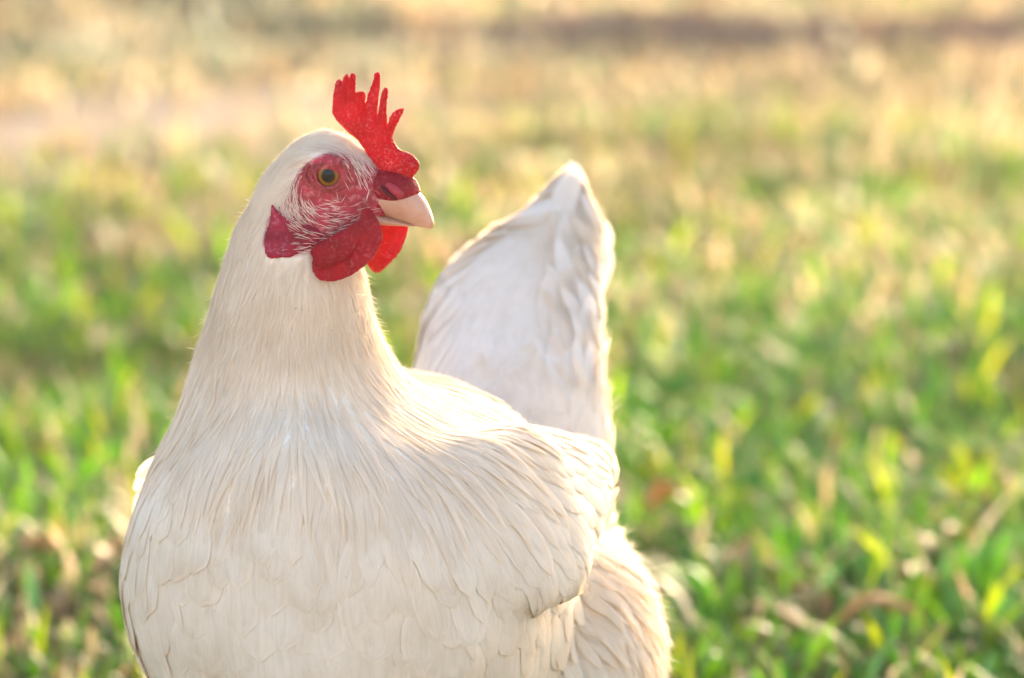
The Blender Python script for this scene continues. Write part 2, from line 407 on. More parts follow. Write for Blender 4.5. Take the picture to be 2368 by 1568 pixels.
def body_material():
    m, nt = material('hen_skin_and_down')
    out = N(nt, 'ShaderNodeOutputMaterial'); ob = N(nt, 'ShaderNodeTexCoord').outputs['Object']
    face = N(nt, 'ShaderNodeAttribute', attribute_name='face').outputs['Fac']
    g = tex_noise(nt, ob, 420, 3, .65)
    red = mixc(nt, ramp(nt, tex_noise(nt, ob, 130, 3, .6), [(.35, (0, 0, 0)), (.68, (1, 1, 1))]), (.46, .03, .055), (.22, .02, .022))
    red = mixc(nt, math_n(nt, 'MULTIPLY', ramp(nt, g, [(.5, (0, 0, 0)), (.72, (1, 1, 1))]), .45), red, (.72, .36, .34))
    c = mixc(nt, face, (.84, .745, .655), red)
    b = N(nt, 'ShaderNodeBsdfPrincipled', i_Roughness=.6); L(nt, math_n(nt, 'MULTIPLY', face, .3), b.inputs['Specular IOR Level'])
    L(nt, math_n(nt, 'MULTIPLY', face, .15), b.inputs['Subsurface Weight']); b.inputs['Subsurface Radius'].default_value = (1, .3, .2); b.inputs['Subsurface Scale'].default_value = .002
    bmp = N(nt, 'ShaderNodeBump', i_Strength=.9, i_Distance=.0014); L(nt, g, bmp.inputs['Height']); L(nt, bmp.outputs[0], b.inputs['Normal'])
    L(nt, c, b.inputs['Base Color']); L(nt, b.outputs[0], out.inputs[0])
    return m

def plain(name, colr, rough=.5, spec=.5, noise_s=None, col2=None, sss=0, coat=0):
    m, nt = material(name)
    out = N(nt, 'ShaderNodeOutputMaterial'); b = N(nt, 'ShaderNodeBsdfPrincipled', i_Roughness=rough)
    b.inputs['Specular IOR Level'].default_value = spec; b.inputs['Coat Weight'].default_value = coat; b.inputs['Coat Roughness'].default_value = .03
    if noise_s:
        ob = N(nt, 'ShaderNodeTexCoord').outputs['Object']
        L(nt, mixc(nt, ramp(nt, tex_noise(nt, ob, noise_s, 4, .6), [(.35, (0, 0, 0)), (.68, (1, 1, 1))]), colr, col2), b.inputs['Base Color'])
    else: b.inputs['Base Color'].default_value = (*colr, 1)
    if sss:
        b.inputs['Subsurface Weight'].default_value = sss; b.inputs['Subsurface Radius'].default_value = (1, .45, .25); b.inputs['Subsurface Scale'].default_value = .003
    L(nt, b.outputs[0], out.inputs[0])
    return m

M_FEATHER = feather_material()
M_VANE = feather_material('white_vane', .40, 5.5, tipst=.8)
M_TAIL = feather_material('white_tail_vane', .42, 5.5, (.95, .90, .86), .12)
M_DOWN = feather_material('white_down', .5, 0)
M_HAIR = feather_material('white_bristle', .25, 0, (.80, .62, .55))
M_BODY = body_material()
M_COMB = skin_material('comb_skin', (.40, .003, .012), (.68, .25, .26), .21)
M_WATTLE = skin_material('wattle_skin', (.36, .006, .020), (.62, .22, .24), .22, 700, .5)
M_LOBE = skin_material('ear_lobe_skin', (.42, .018, .05), (.68, .28, .38), .15, 600, .6)
M_LID = skin_material('eyelid_skin', (.40, .05, .06), (.62, .30, .28), .0, 900, .7, .45)
M_BEAK = plain('beak_horn', (.52, .24, .15), .34, .45, 160, (.56, .31, .21), .3)
M_LBEAK = plain('lower_beak_horn', (.46, .22, .14), .38, .5, 160, (.54, .30, .20), .25)
M_NOSE = plain('nostril_skin', (.30, .010, .025), .45, .3, 300, (.38, .03, .05), .1)
M_PIT = plain('nostril_pit', (.10, .01, .015), .7, .2)
M_LEG = plain('leg_scales', (.62, .40, .12), .5, .4, 240, (.46, .28, .08))

def eye_material(c, ax):
    m, nt = material('amber_eye')
    out = N(nt, 'ShaderNodeOutputMaterial'); b = N(nt, 'ShaderNodeBsdfPrincipled', i_Roughness=.12); b.inputs['Specular IOR Level'].default_value = .15
    b.inputs['Coat Weight'].default_value = .28; b.inputs['Coat Roughness'].default_value = .02
    at = N(nt, 'ShaderNodeAttribute', attribute_name='rad').outputs['Fac']
    ob = N(nt, 'ShaderNodeTexCoord').outputs['Object']
    a = math_n(nt, 'ADD', at, math_n(nt, 'MULTIPLY', math_n(nt, 'SUBTRACT', tex_noise(nt, ob, 900, 2), .5), .05))
    c = ramp(nt, a, [(.52, (.002, .002, .002)), (.56, (.06, .022, .006)), (.66, (.22, .085, .012)), (.80, (.30, .125, .02)), (.92, (.12, .05, .015)), (1.0, (.015, .01, .012))])
    L(nt, c, b.inputs['Base Color']); L(nt, b.outputs[0], out.inputs[0])
    return m
# ------------------------------------------------------------ the hen
hen = bpy.data.objects.new('hen', None); col.objects.link(hen)
hen.location = tpt(.12, 0, 0); hen.empty_display_size = .1
tag(hen, 'white hen with red comb and wattles standing on the grass, head turned sideways', 'hen')
bpy.context.view_layer.update()
def part(name, me, mats, parent=None, smooth=True):
    o = link(name, me, mats, None, smooth)
    o.parent = parent or hen
    root = Matrix.Translation(hen.location)
    o.matrix_parent_inverse = root.inverted()
    return o

body_me = build_body()
nv = len(body_me.vertices)
co = np.empty(nv * 3, np.float32); body_me.vertices.foreach_get('co', co); co = co.reshape(-1, 3)
nrm = np.empty(nv * 3, np.float32); body_me.vertices.foreach_get('normal', nrm); nrm = nrm.reshape(-1, 3)

def inpoly(pts, poly):
    x, y = pts[:, 0], pts[:, 1]; inside = np.zeros(len(pts), bool); n = len(poly)
    for i in range(n):
        x0, y0 = poly[i]; x1, y1 = poly[(i + 1) % n]
        c = ((y0 > y) != (y1 > y)) & (x < (x1 - x0) * (y - y0) / (y1 - y0 + 1e-12) + x0)
        inside ^= c
    return inside
def polydist(pts, poly):
    d = np.full(len(pts), 1e9); n = len(poly)
    for i in range(n):
        a = np.array(poly[i]); b = np.array(poly[(i + 1) % n]); ab = b - a
        t = np.clip(((pts - a) @ ab) / (ab @ ab + 1e-12), 0, 1)
        d = np.minimum(d, np.linalg.norm(pts - a - t[:, None] * ab, axis=1))
    return np.where(inpoly(pts, poly), d, -d)
aHC, aHF, aHU, aHL = (np.array(v[:]) for v in (HC, HF, HU, HL))
def headab(p):                                   # head coordinates: forward, up, left (metres)
    q = np.asarray(p) - aHC
    return np.stack([q @ aHF, q @ aHU, q @ aHL], 1)
def hpoly(pix, side):
    return [(float((HP(x, y, side) - HC).dot(HF)), float((HP(x, y, side) - HC).dot(HU))) for x, y in pix]
FACE = hpoly([(683, 402), (700, 383), (722, 366), (752, 352), (790, 358), (830, 385), (862, 392), (905, 380), (990, 380), (990, 560), (900, 560), (850, 545), (800, 572), (745, 580),
              (700, 588), (640, 586), (618, 560), (626, 500), (638, 478), (654, 470), (668, 456), (674, 430)], -.016)
h = headab(co)
fd = polydist(h[:, :2], FACE)
face = ss(-.0012, .0016, fd) * (np.abs(h[:, 2]) < .03) * (h[:, 2] < .1)
at = body_me.attributes.new('face', 'FLOAT', 'POINT'); at.data.foreach_set('value', face.astype(np.float32))
body = part('body', body_me, [M_BODY])

bvh = BVHTree.FromPolygons([Vector(v) for v in co.tolist()], [tuple(p.vertices) for p in body_me.polygons])
def onbody(px, py):                              # where the line of sight through a measured point meets the bird
    hit = bvh.ray_cast(CAMP, ray(px, py).normalized())
    return hit[0], hit[1]

# ---------------- fleshy slabs: comb, wattles, ear lobes
def smooth_outline(pts, k=4):
    out = []; n = len(pts)
    for i in range(n):
        p0, p1, p2, p3 = (np.array(pts[(i + j) % n]) for j in (-1, 0, 1, 2))
        for q in range(k):
            t = q / k
            out.append(.5 * ((2 * p1) + (-p0 + p2) * t + (2 * p0 - 5 * p1 + 4 * p2 - p3) * t * t + (-p0 + 3 * p1 - 3 * p2 + p3) * t ** 3))
    return out
def slab(layers, voxel, smooth_it, warp=None):
    """layers: (outline in head coordinates (forward, up), lateral offset, half thickness, rounding)"""
    bm = bmesh.new()
    for pts, off, half, bev in layers:
        cu = bpy.data.curves.new('outline', 'CURVE'); cu.dimensions = '2D'; cu.fill_mode = 'BOTH'
        cu.extrude = half
        sp = cu.splines.new('POLY'); q = smooth_outline(pts); sp.points.add(len(q) - 1); sp.use_cyclic_u = True
        for a, b in zip(sp.points, q): a.co = (b[0] * 100, b[1] * 100, 0, 1)
        cu.extrude *= 100
        me = baked(cu, []); me.transform(Matrix.Translation((0, 0, off * 100)) @ Matrix.Identity(4)); bm.from_mesh(me)
    bmesh.ops.remove_doubles(bm, verts=bm.verts, dist=1e-4)
    me = mesh_of(bm, 'slab')
    me = baked(me, [('REMESH', dict(mode='VOXEL', voxel_size=voxel * 100)), ('SMOOTH', dict(factor=.5, iterations=smooth_it))])
    n = len(me.vertices); c = np.empty(n * 3, np.float32); me.vertices.foreach_get('co', c); c = c.reshape(-1, 3).astype(float) / 100
    nn = np.empty(n * 3, np.float32); me.vertices.foreach_get('normal', nn); nn = nn.reshape(-1, 3)
    lay = np.argmin(np.stack([np.abs(c[:, 2] - l[1]) / l[2] for l in layers]), 0)
    for li, (pts, off, half, bev) in enumerate(layers):            # rounded rims
        k = lay == li
        dd = np.clip(polydist(c[k, :2], [tuple(q) for q in smooth_outline(pts)]) / (bev * 2.2), 0.03, 1)
        c[k, 2] = off + (c[k, 2] - off) * np.sqrt(1 - (1 - dd) ** 2)
    g = np.array([noise.noise(Vector(v) * 850) + .7 * noise.noise(Vector(v) * 1700 + Vector((9, 1, 4))) for v in c.tolist()])
    c = c + nn * (g * .00026)[:, None]
    if warp: c = warp(c)
    w = aHC + c[:, :1] * aHF + c[:, 1:2] * aHU + c[:, 2:] * aHL
    me.vertices.foreach_set('co', w.astype(np.float32).ravel()); me.update()
    return me
z7 = lambda q: [(750.4 + .17947 * x, 156.3 + .17947 * y) for x, y in q]
z6 = lambda q: [(594.1 + .19941 * x, 325.2 + .19941 * y) for x, y in q]
z1 = lambda q: [(531.6 + .339 * x, 156.3 + .339 * y) for x, y in q]
COMB = z7([(240, 760), (180, 700), (135, 640), (106, 570), (112, 480), (117, 350), (130, 280), (145, 200), (175, 155), (212, 172), (228, 205), (236, 140), (262, 98), (300, 82), (322, 105), (308, 180), (302, 410), (326, 190), (342, 110), (378, 66), (416, 92),
    (416, 170), (406, 260), (396, 440), (420, 325), (480, 312), (510, 340), (506, 400), (504, 590), (534, 380), (566, 250), (594, 150), (604, 92), (645, 70), (678, 98), (680, 200), (672, 350), (665, 500), (664, 690), (700, 505), (734, 375), (774, 290), (828, 245), (860, 275),
    (850, 380), (838, 500), (830, 620), (838, 775), (866, 645), (914, 570), (965, 532), (1006, 552), (966, 650), (926, 750), (892, 850), (884, 910), (905, 970), (978, 1070), (1062, 1095), (1134, 1135), (1190, 1186), (1212, 1240), (1202, 1312), (1165, 1372), (1136, 1412), (1168, 1460), (1206, 1520), (1215, 1600),
    (1120, 1620), (1000, 1560), (850, 1450), (690, 1310), (580, 1160), (500, 1030), (420, 920), (330, 850)])
cb = hpoly(COMB, 0.0)
cba = np.array(cb); b0 = cba[:, 1].min()
def comb_warp(c):
    base = np.interp(c[:, 0], [-.01, .01, .025, .04], [.026, .020, .008, .0])          # where it grows from the skull
    hgt = np.clip((c[:, 1] - base) / .03, 0, 1)
    thick = 1.0 - .45 * hgt
    lean = -.0016 * np.sin(c[:, 0] * 240 + .8) * hgt + .0030 * hgt ** 2 * np.sin(c[:, 0] * 420)
    o = c.copy(); o[:, 2] = c[:, 2] * thick + lean
    return o
comb_o = part('comb', slab([(cb, 0, .0030, .0012)], .00032, 2, comb_warp), [M_COMB])

NW = z6([(1262, 780), (1330, 830), (1385, 950), (1424, 1060), (1430, 1180), (1376, 1305), (1285, 1425), (1155, 1525), (1030, 1588), (900, 1626), (760, 1600), (686, 1536), (662, 1480), (684, 1350), (655, 1270), (700, 1205), (850, 1140), (1000, 1060), (1120, 980), (1205, 900), (1232, 830)])
NW2 = z6([(1215, 930), (1240, 1060), (1228, 1170), (1160, 1290), (1045, 1380), (890, 1450), (760, 1480), (680, 1430), (684, 1350), (655, 1270), (720, 1190), (850, 1120), (1000, 1040), (1120, 960)])
def near_warp(c):
    o = c.copy(); v = (c[:, 1] + .030) / .02
    o[:, 2] = c[:, 2] - .0155 - .0022 * np.cos(v * 2.2) + .35 * np.clip(-c[:, 1] - .040, -1, 0) * .3 + .0012 * np.sin(c[:, 0] * 420) + .10 * np.clip(c[:, 0] - .012, 0, 1)
    return o
wat = part('wattle', slab([(hpoly(NW, -.016), .0010, .0018, .0009), (hpoly(NW2, -.016), -.0014, .0019, .0010)], .00045, 4, near_warp), [M_WATTLE])
wat['label'] = 'shaded near wattle with two folded lobes'
FW = z1([(990, 1110), (1040, 1060), (1120, 1050), (1198, 1060), (1196, 1110), (1184, 1175), (1154, 1264), (1112, 1318), (1050, 1378), (988, 1402), (936, 1344), (950, 1270), (985, 1190)])
def far_warp(c):
    o = c.copy(); o[:, 2] = c[:, 2] + .0105 + .0016 * np.sin(c[:, 1] * 260) + .001 * np.sin(c[:, 0] * 400); return o
wat2 = part('wattle', slab([(hpoly(FW, .0105), 0, .0017, .0008)], .00045, 3, far_warp), [M_WATTLE])
wat2['label'] = 'far wattle glowing bright red against the sun'
EL = z6([(196, 730), (240, 790), (330, 880), (480, 950), (640, 1010), (740, 1090), (680, 1200), (520, 1290), (400, 1345), (330, 1330), (290, 1345), (205, 1338), (158, 1290), (140, 1220), (124, 1120), (152, 1000), (182, 880)])
ela = np.array(hpoly(EL, -.019)); elc = ela.mean(0)
def lobe_warp(c):
    o = c.copy(); r = np.hypot((c[:, 0] - elc[0]) / .011, (c[:, 1] - elc[1]) / .011)
    # lie on the side of the head, hollow in the middle
    zz = np.empty(len(c))
    for i, (a, b) in enumerate(c[:, :2]):
        w = HC + HF * a + HU * b - HL * .06
        hit = bvh.ray_cast(w, HL)
        zz[i] = (hit[0] - HC).dot(HL) if hit[0] is not None else -.015
    zm = np.median(zz)
    zz = np.clip(zz, zm - .006, zm + .006)
    o[:, 2] = c[:, 2] + zz - .0002 - .0022 * np.clip(r - .35, 0, 1) ** 1.2 * ss(elc[0] + .008, elc[0] - .002, c[:, 0])
    return o
part('ear_lobe', slab([(ela.tolist(), 0, .0016, .0008)], .0005, 3, lobe_warp), [M_LOBE])

# ---------------- eye
ep, en = onbody(759, 406)
gaze = (-HL + HF * .30 + HU * .02).normalized()
RE = .0064
ec = ep - gaze * (RE - .0016)
bm = bmesh.new(); bmesh.ops.create_uvsphere(bm, u_segments=48, v_segments=32, radius=RE, matrix=Matrix.Translation(ec))
me = mesh_of(bm, 'eye'); at = me.attributes.new('rad', 'FLOAT', 'POINT')
rad = []
for v in me.vertices:
    d = v.co - ec; a = d.dot(gaze); rad.append(min(2.0, (d - gaze * a).length / .0048) if a > 0 else 2.0)
at.data.foreach_set('value', rad)
part('eye', me, [eye_material(ec, gaze)])
def frame(n):
    u = (HU - n * HU.dot(n)).normalized(); return u, n.cross(u)
gu, gv = frame(gaze)
# eyelid: wrinkled fleshy ring in three folds
bm = bmesh.new()
ecc = ec + gaze * (RE * .72)
for k, (rr, mr, off) in enumerate([(.0054, .00075, .0004), (.0066, .00085, -.0003), (.0080, .0009, -.0014)]):
    rows = []
    nseg, nr = 56, 10
    for i in range(nseg):
        a = 2 * math.pi * i / nseg
        wob = 1 + .035 * math.sin(3 * a + k * 2) + .02 * math.sin(7 * a + k)
        rx = rr * wob * (1.10 if k else 1.04); ry = rr * wob * (.98)
        if k == 2: rx *= 1.12
        c = ecc + gv * (math.cos(a) * rx) + gu * (math.sin(a) * ry) + gaze * off
        rd = (gv * math.cos(a) + gu * math.sin(a))
        mm = mr * (1 + .22 * math.sin(a * 23 + k * 5) * .5 + .2 * math.sin(a * 2 + k))
        rows.append([bm.verts.new(c + rd * (math.cos(b) * mm * 1.25) + gaze * (math.sin(b) * mm)) for b in [2 * math.pi * j / nr for j in range(nr)]])
    for i in range(nseg):
        r0, r1 = rows[i], rows[(i + 1) % nseg]
        for j in range(nr): bm.faces.new((r0[j], r1[j], r1[(j + 1) % nr], r0[(j + 1) % nr]))
part('eyelid', mesh_of(bm, 'eyelid'), [M_LID])

# ---------------- beak
def beak(pairs, n=24, up=1.0, shift=0):
    bm = bmesh.new(); rows = []
    for (tx, ty), (bx, by), w in pairs:
        t = HP(tx, ty); b = HP(bx, by); c = (t + b) / 2; a = (t - b) / 2
        row = []
        for k in range(n):
            th = 2 * math.pi * k / n; cs, sn = math.cos(th), math.sin(th)
            ww = w * .001 * (abs(cs) ** .85) * math.copysign(1, cs)
            if sn < 0: ww *= 1 - .12 * abs(sn)
            row.append(bm.verts.new(c + a * sn + HL * ww))
        rows.append(row)
    for r0, r1 in zip(rows, rows[1:]):
        for k in range(n): bm.faces.new((r0[k], r0[(k + 1) % n], r1[(k + 1) % n], r1[k]))
    bm.faces.new(rows[0][::-1]); bm.faces.new(rows[-1])
    me = mesh_of(bm, 'beak')
    return baked(me, [('SUBSURF', dict(levels=2, render_levels=2))])
ub = part('upper_beak', beak([((908, 428), (846, 482), 8.6), ((935, 430), (872, 491), 8.3), ((956, 434), (902, 503), 7.4), ((976, 452), (936, 515), 5.9), ((990, 476), (964, 523), 4.4), ((1000, 502), (986, 528), 2.7), ((1004, 520), (998, 531), 1.1)]), [M_BEAK])
lb = part('lower_beak', beak([((846, 482), (852, 512), 7.4), ((876, 490), (880, 520), 7.0), ((906, 500), (908, 522), 6.2), ((938, 511), (936, 522), 4.6), ((964, 520), (960, 525), 2.6)]), [M_LBEAK])
# fleshy nostril cover and the slit under it
sp_, sn_ = HP(905, 442, -.0092), None
d1 = (HF * .85 - HU * .52).normalized(); d2 = HL.cross(d1)
bm = bmesh.new(); blob(bm, HP(912, 441, -.0086), d1 * .0046, d2 * .0021, HL * .0017, 24)
part('nostril_cover', mesh_of(bm, 'nostril_cover'), [M_NOSE])
bm = bmesh.new(); blob(bm, HP(899, 446, -.0088), d1 * .0046, d2 * .0011, HL * .0024, 20)
part('nostril', mesh_of(bm, 'nostril'), [M_PIT])
# bare red skin at the beak root
bm = bmesh.new()
blob(bm, HP(902, 436, 0), HF * .0132, HU * .0082, HL * .0092, 28)
blob(bm, HP(866, 464, 0), HF * .0110, HU * .0046, HL * .0088, 28)
me = baked(mesh_of(bm, 'cere'), [('REMESH', dict(mode='VOXEL', voxel_size=.0006)), ('SMOOTH', dict(factor=.5, iterations=8))])
part('cere', me, [M_WATTLE])

# ---------------- legs (below the frame, they carry the bird)
for sd in (1, -1):
    bm = bmesh.new()
    foot = tpt(.135, sd * .045, 0.010); hock = tpt(.165, sd * .045, .085); hip = tpt(.145, sd * .052, .13)
    def tube(pts, rad):
        rings = []
        for i, p in enumerate(pts):
            d = (pts[min(i + 1, len(pts) - 1)] - pts[max(i - 1, 0)]).normalized()
            u = d.cross(LAT if abs(d.dot(LAT)) < .9 else UZ).normalized(); rings.append((p, u * rad[i], d.cross(u) * rad[i]))
        loft(bm, rings, 12)
    tube([hip, hock, hock * .55 + foot * .45, foot], [.016, .0085, .006, .0065])
    for a in (-32, 0, 32, 180):
        d = (-AX * math.cos(R(a)) + LAT * math.sin(R(a)))
        ln = .03 if a == 180 else .058
        tube([foot, foot + d * ln * .5 + UZ * .001, foot + d * ln - UZ * .003, foot + d * (ln + .012) - UZ * .006], [.006, .0055, .0045, .0012])
    part('leg', mesh_of(bm, 'leg'), [M_LEG])
# ------------------------------------------------------------ plumage
# guides: point on the bird, lie of the feathers (right, away, up), spacing, length, width, lift of the tip (mm), roundness
G = []
def g(p, d, sp, ln, w, lift, rnd): G.append((p, Vector(d).normalized(), sp, ln, w, lift, rnd))
for px, py, y, d, *r in [
    (800, 310, 0, (-1, 0, .10), 1.7, 7, 1.5, .5, 0), (725, 312, -.006, (-1, 0, -.25), 1.9, 9, 1.8, .5, 0), (640, 385, -.01, (-.7, 0, -.8), 2.1, 11, 2.0, .6, 0),
    (850, 368, -.012, (-.55, 0, .8), 1.5, 6, .9, .4, 0), (690, 350, -.018, (-.9, 0, -.35), 1.8, 9, 1.6, .5, 0), (770, 335, -.014, (-.9, 0, .3), 1.7, 7, 1.3, .5, 0),
    (600, 480, -.012, (-.42, 0, -1), 2.3, 14, 2.2, .7, 0), (650, 430, -.02, (-.55, 0, -.9), 1.9, 11, 1.6, .6, 0), (605, 560, -.02, (-.3, 0, -1), 2.5, 15, 2.4, .8, 0),
    (660, 630, -.026, (-.12, 0, -1), 2.6, 14, 2.2, 1.2, 0), (560, 620, -.012, (-.25, 0, -1), 2.8, 18, 2.6, .9, 0), (740, 665, -.026, (.02, 0, -1), 2.5, 13, 2.0, 1.5, 0), (830, 670, -.01, (.14, .05, -1), 2.6, 15, 2.2, 1.4, 0),
    (540, 760, -.01, (-.26, 0, -1), 3.2, 26, 3.2, 1, 0), (640, 780, -.03, (-.12, 0, -1), 3.3, 24, 3.0, 1.3, 0), (730, 800, -.03, (.05, 0, -1), 3.2, 22, 2.8, 1.6, 0), (840, 800, -.01, (.28, .1, -1), 3.2, 26, 3.0, 1.5, 0),
    (480, 930, 0, (-.33, 0, -1), 3.8, 36, 3.8, 1.2, 0), (600, 960, -.035, (-.12, 0, -1), 3.5, 34, 3.2, 1.0, 0), (760, 980, -.035, (.12, 0, -1), 3.5, 34, 3.2, 1.0, 0), (900, 950, 0, (.48, .15, -1), 3.5, 38, 3.4, 1.2, 0),
    (980, 930, .02, (.9, .4, -.6), 4, 38, 4.2, 1.2, 0), (920, 1080, -.02, (.3, 0, -1), 3.6, 40, 3.4, 1.1, 0), (1020, 1060, 0, (.65, .2, -1), 3.8, 40, 3.8, 1.0, 0), (420, 1050, .02, (-.45, .05, -1), 3.8, 36, 3.8, 1.0, 0),
    (760, 1130, -.045, (.08, 0, -1), 4.2, 32, 4.2, .7, .1), (560, 1090, -.04, (-.15, 0, -1), 4.0, 30, 4.2, .7, .1),
    (480, 1200, -.02, (-.16, 0, -1), 10, 27, 17, 0.8, 1), (620, 1230, -.055, (-.03, 0, -1), 9.5, 26, 16, 0.8, 1), (800, 1280, -.05, (.06, 0, -1), 9.5, 26, 16, 0.8, 1), (960, 1300, -.03, (.16, .05, -1), 8.5, 26, 14, 1.2, .8),
    (360, 1250, .02, (-.03, .05, -1), 9.2, 31, 19, 0.8, 1), (430, 1380, -.02, (.02, 0, -1), 9.8, 31, 21, 0.8, 1), (600, 1420, -.055, (.02, .02, -1), 9.8, 31, 21, 0.8, 1), (800, 1450, -.05, (.08, .02, -1), 9.8, 31, 22, 0.9, 1), (1000, 1450, -.03, (.14, .05, -1), 9.2, 31, 20, 1.0, 1),
    (380, 1540, 0, (.05, .05, -1), 9.8, 31, 21, 0.8, 1), (600, 1560, -.05, (.03, .05, -1), 9.8, 31, 22, 0.8, 1), (850, 1570, -.04, (.1, .1, -1), 9.8, 31, 22, 0.9, 1),
    (1120, 930, .06, (.7, 1, -.15), 5, 38, 7, 1.2, .3), (1220, 970, .09, (.6, 1, -.2), 6, 38, 10, 1.2, .6), (1080, 870, .10, (.5, 1, .1), 6, 36, 9, 1, .5),
    (1080, 1130, 0, (.55, .7, -.75), 6, 28, 9, .6, .7), (1230, 1080, .03, (.45, .9, -.45), 7.5, 30, 13, .7, .85), (1130, 1260, -.01, (.35, .5, -1), 6.5, 28, 11, .7, .8), (1310, 1110, .06, (.45, .9, -.6), 7.5, 32, 13, .8, .85),
    (1260, 1230, .02, (.4, .8, -.85), 7.5, 30, 13, .8, .85), (1080, 1370, -.02, (.25, .2, -1), 8, 28, 15, 1.0, .8),
    (1380, 1260, .08, (.45, .5, -.9), 4, 28, 4.6, 3.2, .2), (1470, 1330, .11, (.5, .5, -.9), 3.6, 28, 4, 3.8, .1), (1440, 1480, .10, (.2, .3, -1), 3.6, 28, 4.2, 3.6, .1), (1510, 1450, .13, (.35, .4, -1), 3.6, 24, 3.8, 3.8, .1), (1240, 1480, .02, (.18, .3, -1), 9, 28, 17, 2.2, .9), (1330, 1400, .05, (.3, .4, -1), 5, 28, 7, 2.4, .4),
    (1000, 800, .17, (.12, .5, 1), 6.5, 32, 15, .3, .9), (1150, 850, .15, (.12, .5, 1), 7.2, 44, 18, .5, .9), (1080, 650, .20, (.5, .5, 1), 6, 30, 14, .3, .9), (1220, 680, .19, (.3, .5, 1), 7.2, 46, 18, .6, .9), (1350, 800, .18, (.03, .4, 1), 6, 34, 9, 3.0, .5),
    (1370, 620, .22, (0, .3, 1), 5.5, 34, 8, 3.0, .5), (1280, 520, .235, (.25, .3, 1), 6, 40, 10, 1.0, .7), (1380, 950, .15, (.1, .4, .6), 6, 30, 8, 3, .4), (1330, 430, .25, (.1, .2, 1), 4, 22, 6, .8, .5), (1395, 1010, .14, (0, .4, 1), 6, 36, 9, 1.2, .5), (1330, 1000, .13, (.05, .5, 1), 6, 38, 11, .8, .7), (1400, 1090, .13, (.1, .7, .5), 5.5, 30, 8, 1.5, .5), (1405, 1160, .12, (.3, .7, -.2), 5, 26, 7, 2, .4)]:
    g(P(px, py, y), d, *r)
for s, la, z, d, *r in [(.10, -.09, .235, AX - UZ * .3, 9, 30, 14, 1.2, .8), (.16, -.08, .22, AX - UZ * .4, 9, 32, 14, 1.2, .8), (.05, -.085, .24, AX * .6 - UZ * .8, 8, 26, 12, 1.2, .7), (.2, -.09, .16, AX * .4 - UZ, 6, 28, 8, 4, .4),
                        (.12, -.09, .15, AX * .2 - UZ, 10, 30, 18, 1.5, .9), (.15, 0, .285, AX, 7, 36, 12, 1, .6), (.28, 0, .18, AX * .3 - UZ, 6, 30, 8, 5, .3), (.3, 0, .24, AX * .5 + UZ, 8, 36, 14, 1.5, .8), (.06, -.05, .3, AX * .6 - UZ * .3, 5, 36, 6, 1.2, .2)]:
    g(tpt(s, la, z), d, *r)
g(P(1250, 600, .27), (.2, .3, 1), 9, 44, 16, .9, .9); g(P(1100, 800, .26), (.1, .3, 1), 9, 40, 16, .9, .9)
g(P(620, 500, .03), (-.3, .1, -1), 2.4, 14, 2.2, .7, 0); g(P(640, 700, .045), (-.1, .1, -1), 3.2, 24, 3, 1, 0); g(P(680, 900, .07), (.1, .3, -1), 4, 34, 4, 1.2, 0); g(P(720, 330, .02), (-1, .1, -.3), 1.9, 9, 1.8, .5, 0)
GP = np.array([q[0][:] for q in G]); GD = np.array([q[1][:] for q in G]); GV = np.array([q[2:] for q in G], float)

def field(p):
    out_d = np.empty((len(p), 3)); out_v = np.empty((len(p), 5))
    for a in range(0, len(p), 20000):
        q = p[a:a + 20000]
        d2 = ((q[:, None, :] - GP[None]) ** 2).sum(2) + 1e-6
        w = d2 ** -2.2; w /= w.sum(1, keepdims=True)
        out_d[a:a + 20000] = w @ GD; out_v[a:a + 20000] = w @ GV
    return out_d, out_v

# surface samples
tris = np.array([[p.vertices[0], p.vertices[i], p.vertices[i + 1]] for p in body_me.polygons for i in range(1, len(p.vertices) - 1)])
A, B, C = co[tris[:, 0]], co[tris[:, 1]], co[tris[:, 2]]
area = np.linalg.norm(np.cross(B - A, C - A), axis=1) / 2
headness = (headab((A + B + C) / 3)[:, 1] > -.07)                 # more candidates where feathers are tiny
wgt = area * np.where(headness, 6.0, 1.0) * np.where((A[:, 2] < .13), .3, 1)
def sample(n):
    k = rng.choice(len(tris), n, p=wgt / wgt.sum()); u, v = rng.random(n), rng.random(n); f = u + v > 1; u[f], v[f] = 1 - u[f], 1 - v[f]
    p = A[k] + (B[k] - A[k]) * u[:, None] + (C[k] - A[k]) * v[:, None]
    nn = nrm[tris[k, 0]] * (1 - u - v)[:, None] + nrm[tris[k, 1]] * u[:, None] + nrm[tris[k, 2]] * v[:, None]
    return p.astype(float), nn / np.linalg.norm(nn, axis=1, keepdims=True)
def thin(p, sp):
    """dart throwing with a spacing of its own for each point"""
    cell = {}; keep = []
    cs = .004
    for i in range(len(p)):
        r = sp[i]; k = max(1, int(math.ceil(r / cs))); c = np.floor(p[i] / cs).astype(int); x, y, z = p[i]; ok = True
        for a in range(c[0] - k, c[0] + k + 1):
            for b in range(c[1] - k, c[1] + k + 1):
                for d in range(c[2] - k, c[2] + k + 1):
                    for q in cell.get((a, b, d), ()):
                        if (q[0] - x) ** 2 + (q[1] - y) ** 2 + (q[2] - z) ** 2 < r * r: ok = False; break
                    if not ok: break
                if not ok: break
            if not ok: break
        if ok: cell.setdefault((c[0], c[1], c[2]), []).append((x, y, z)); keep.append(i)
    return np.array(keep)

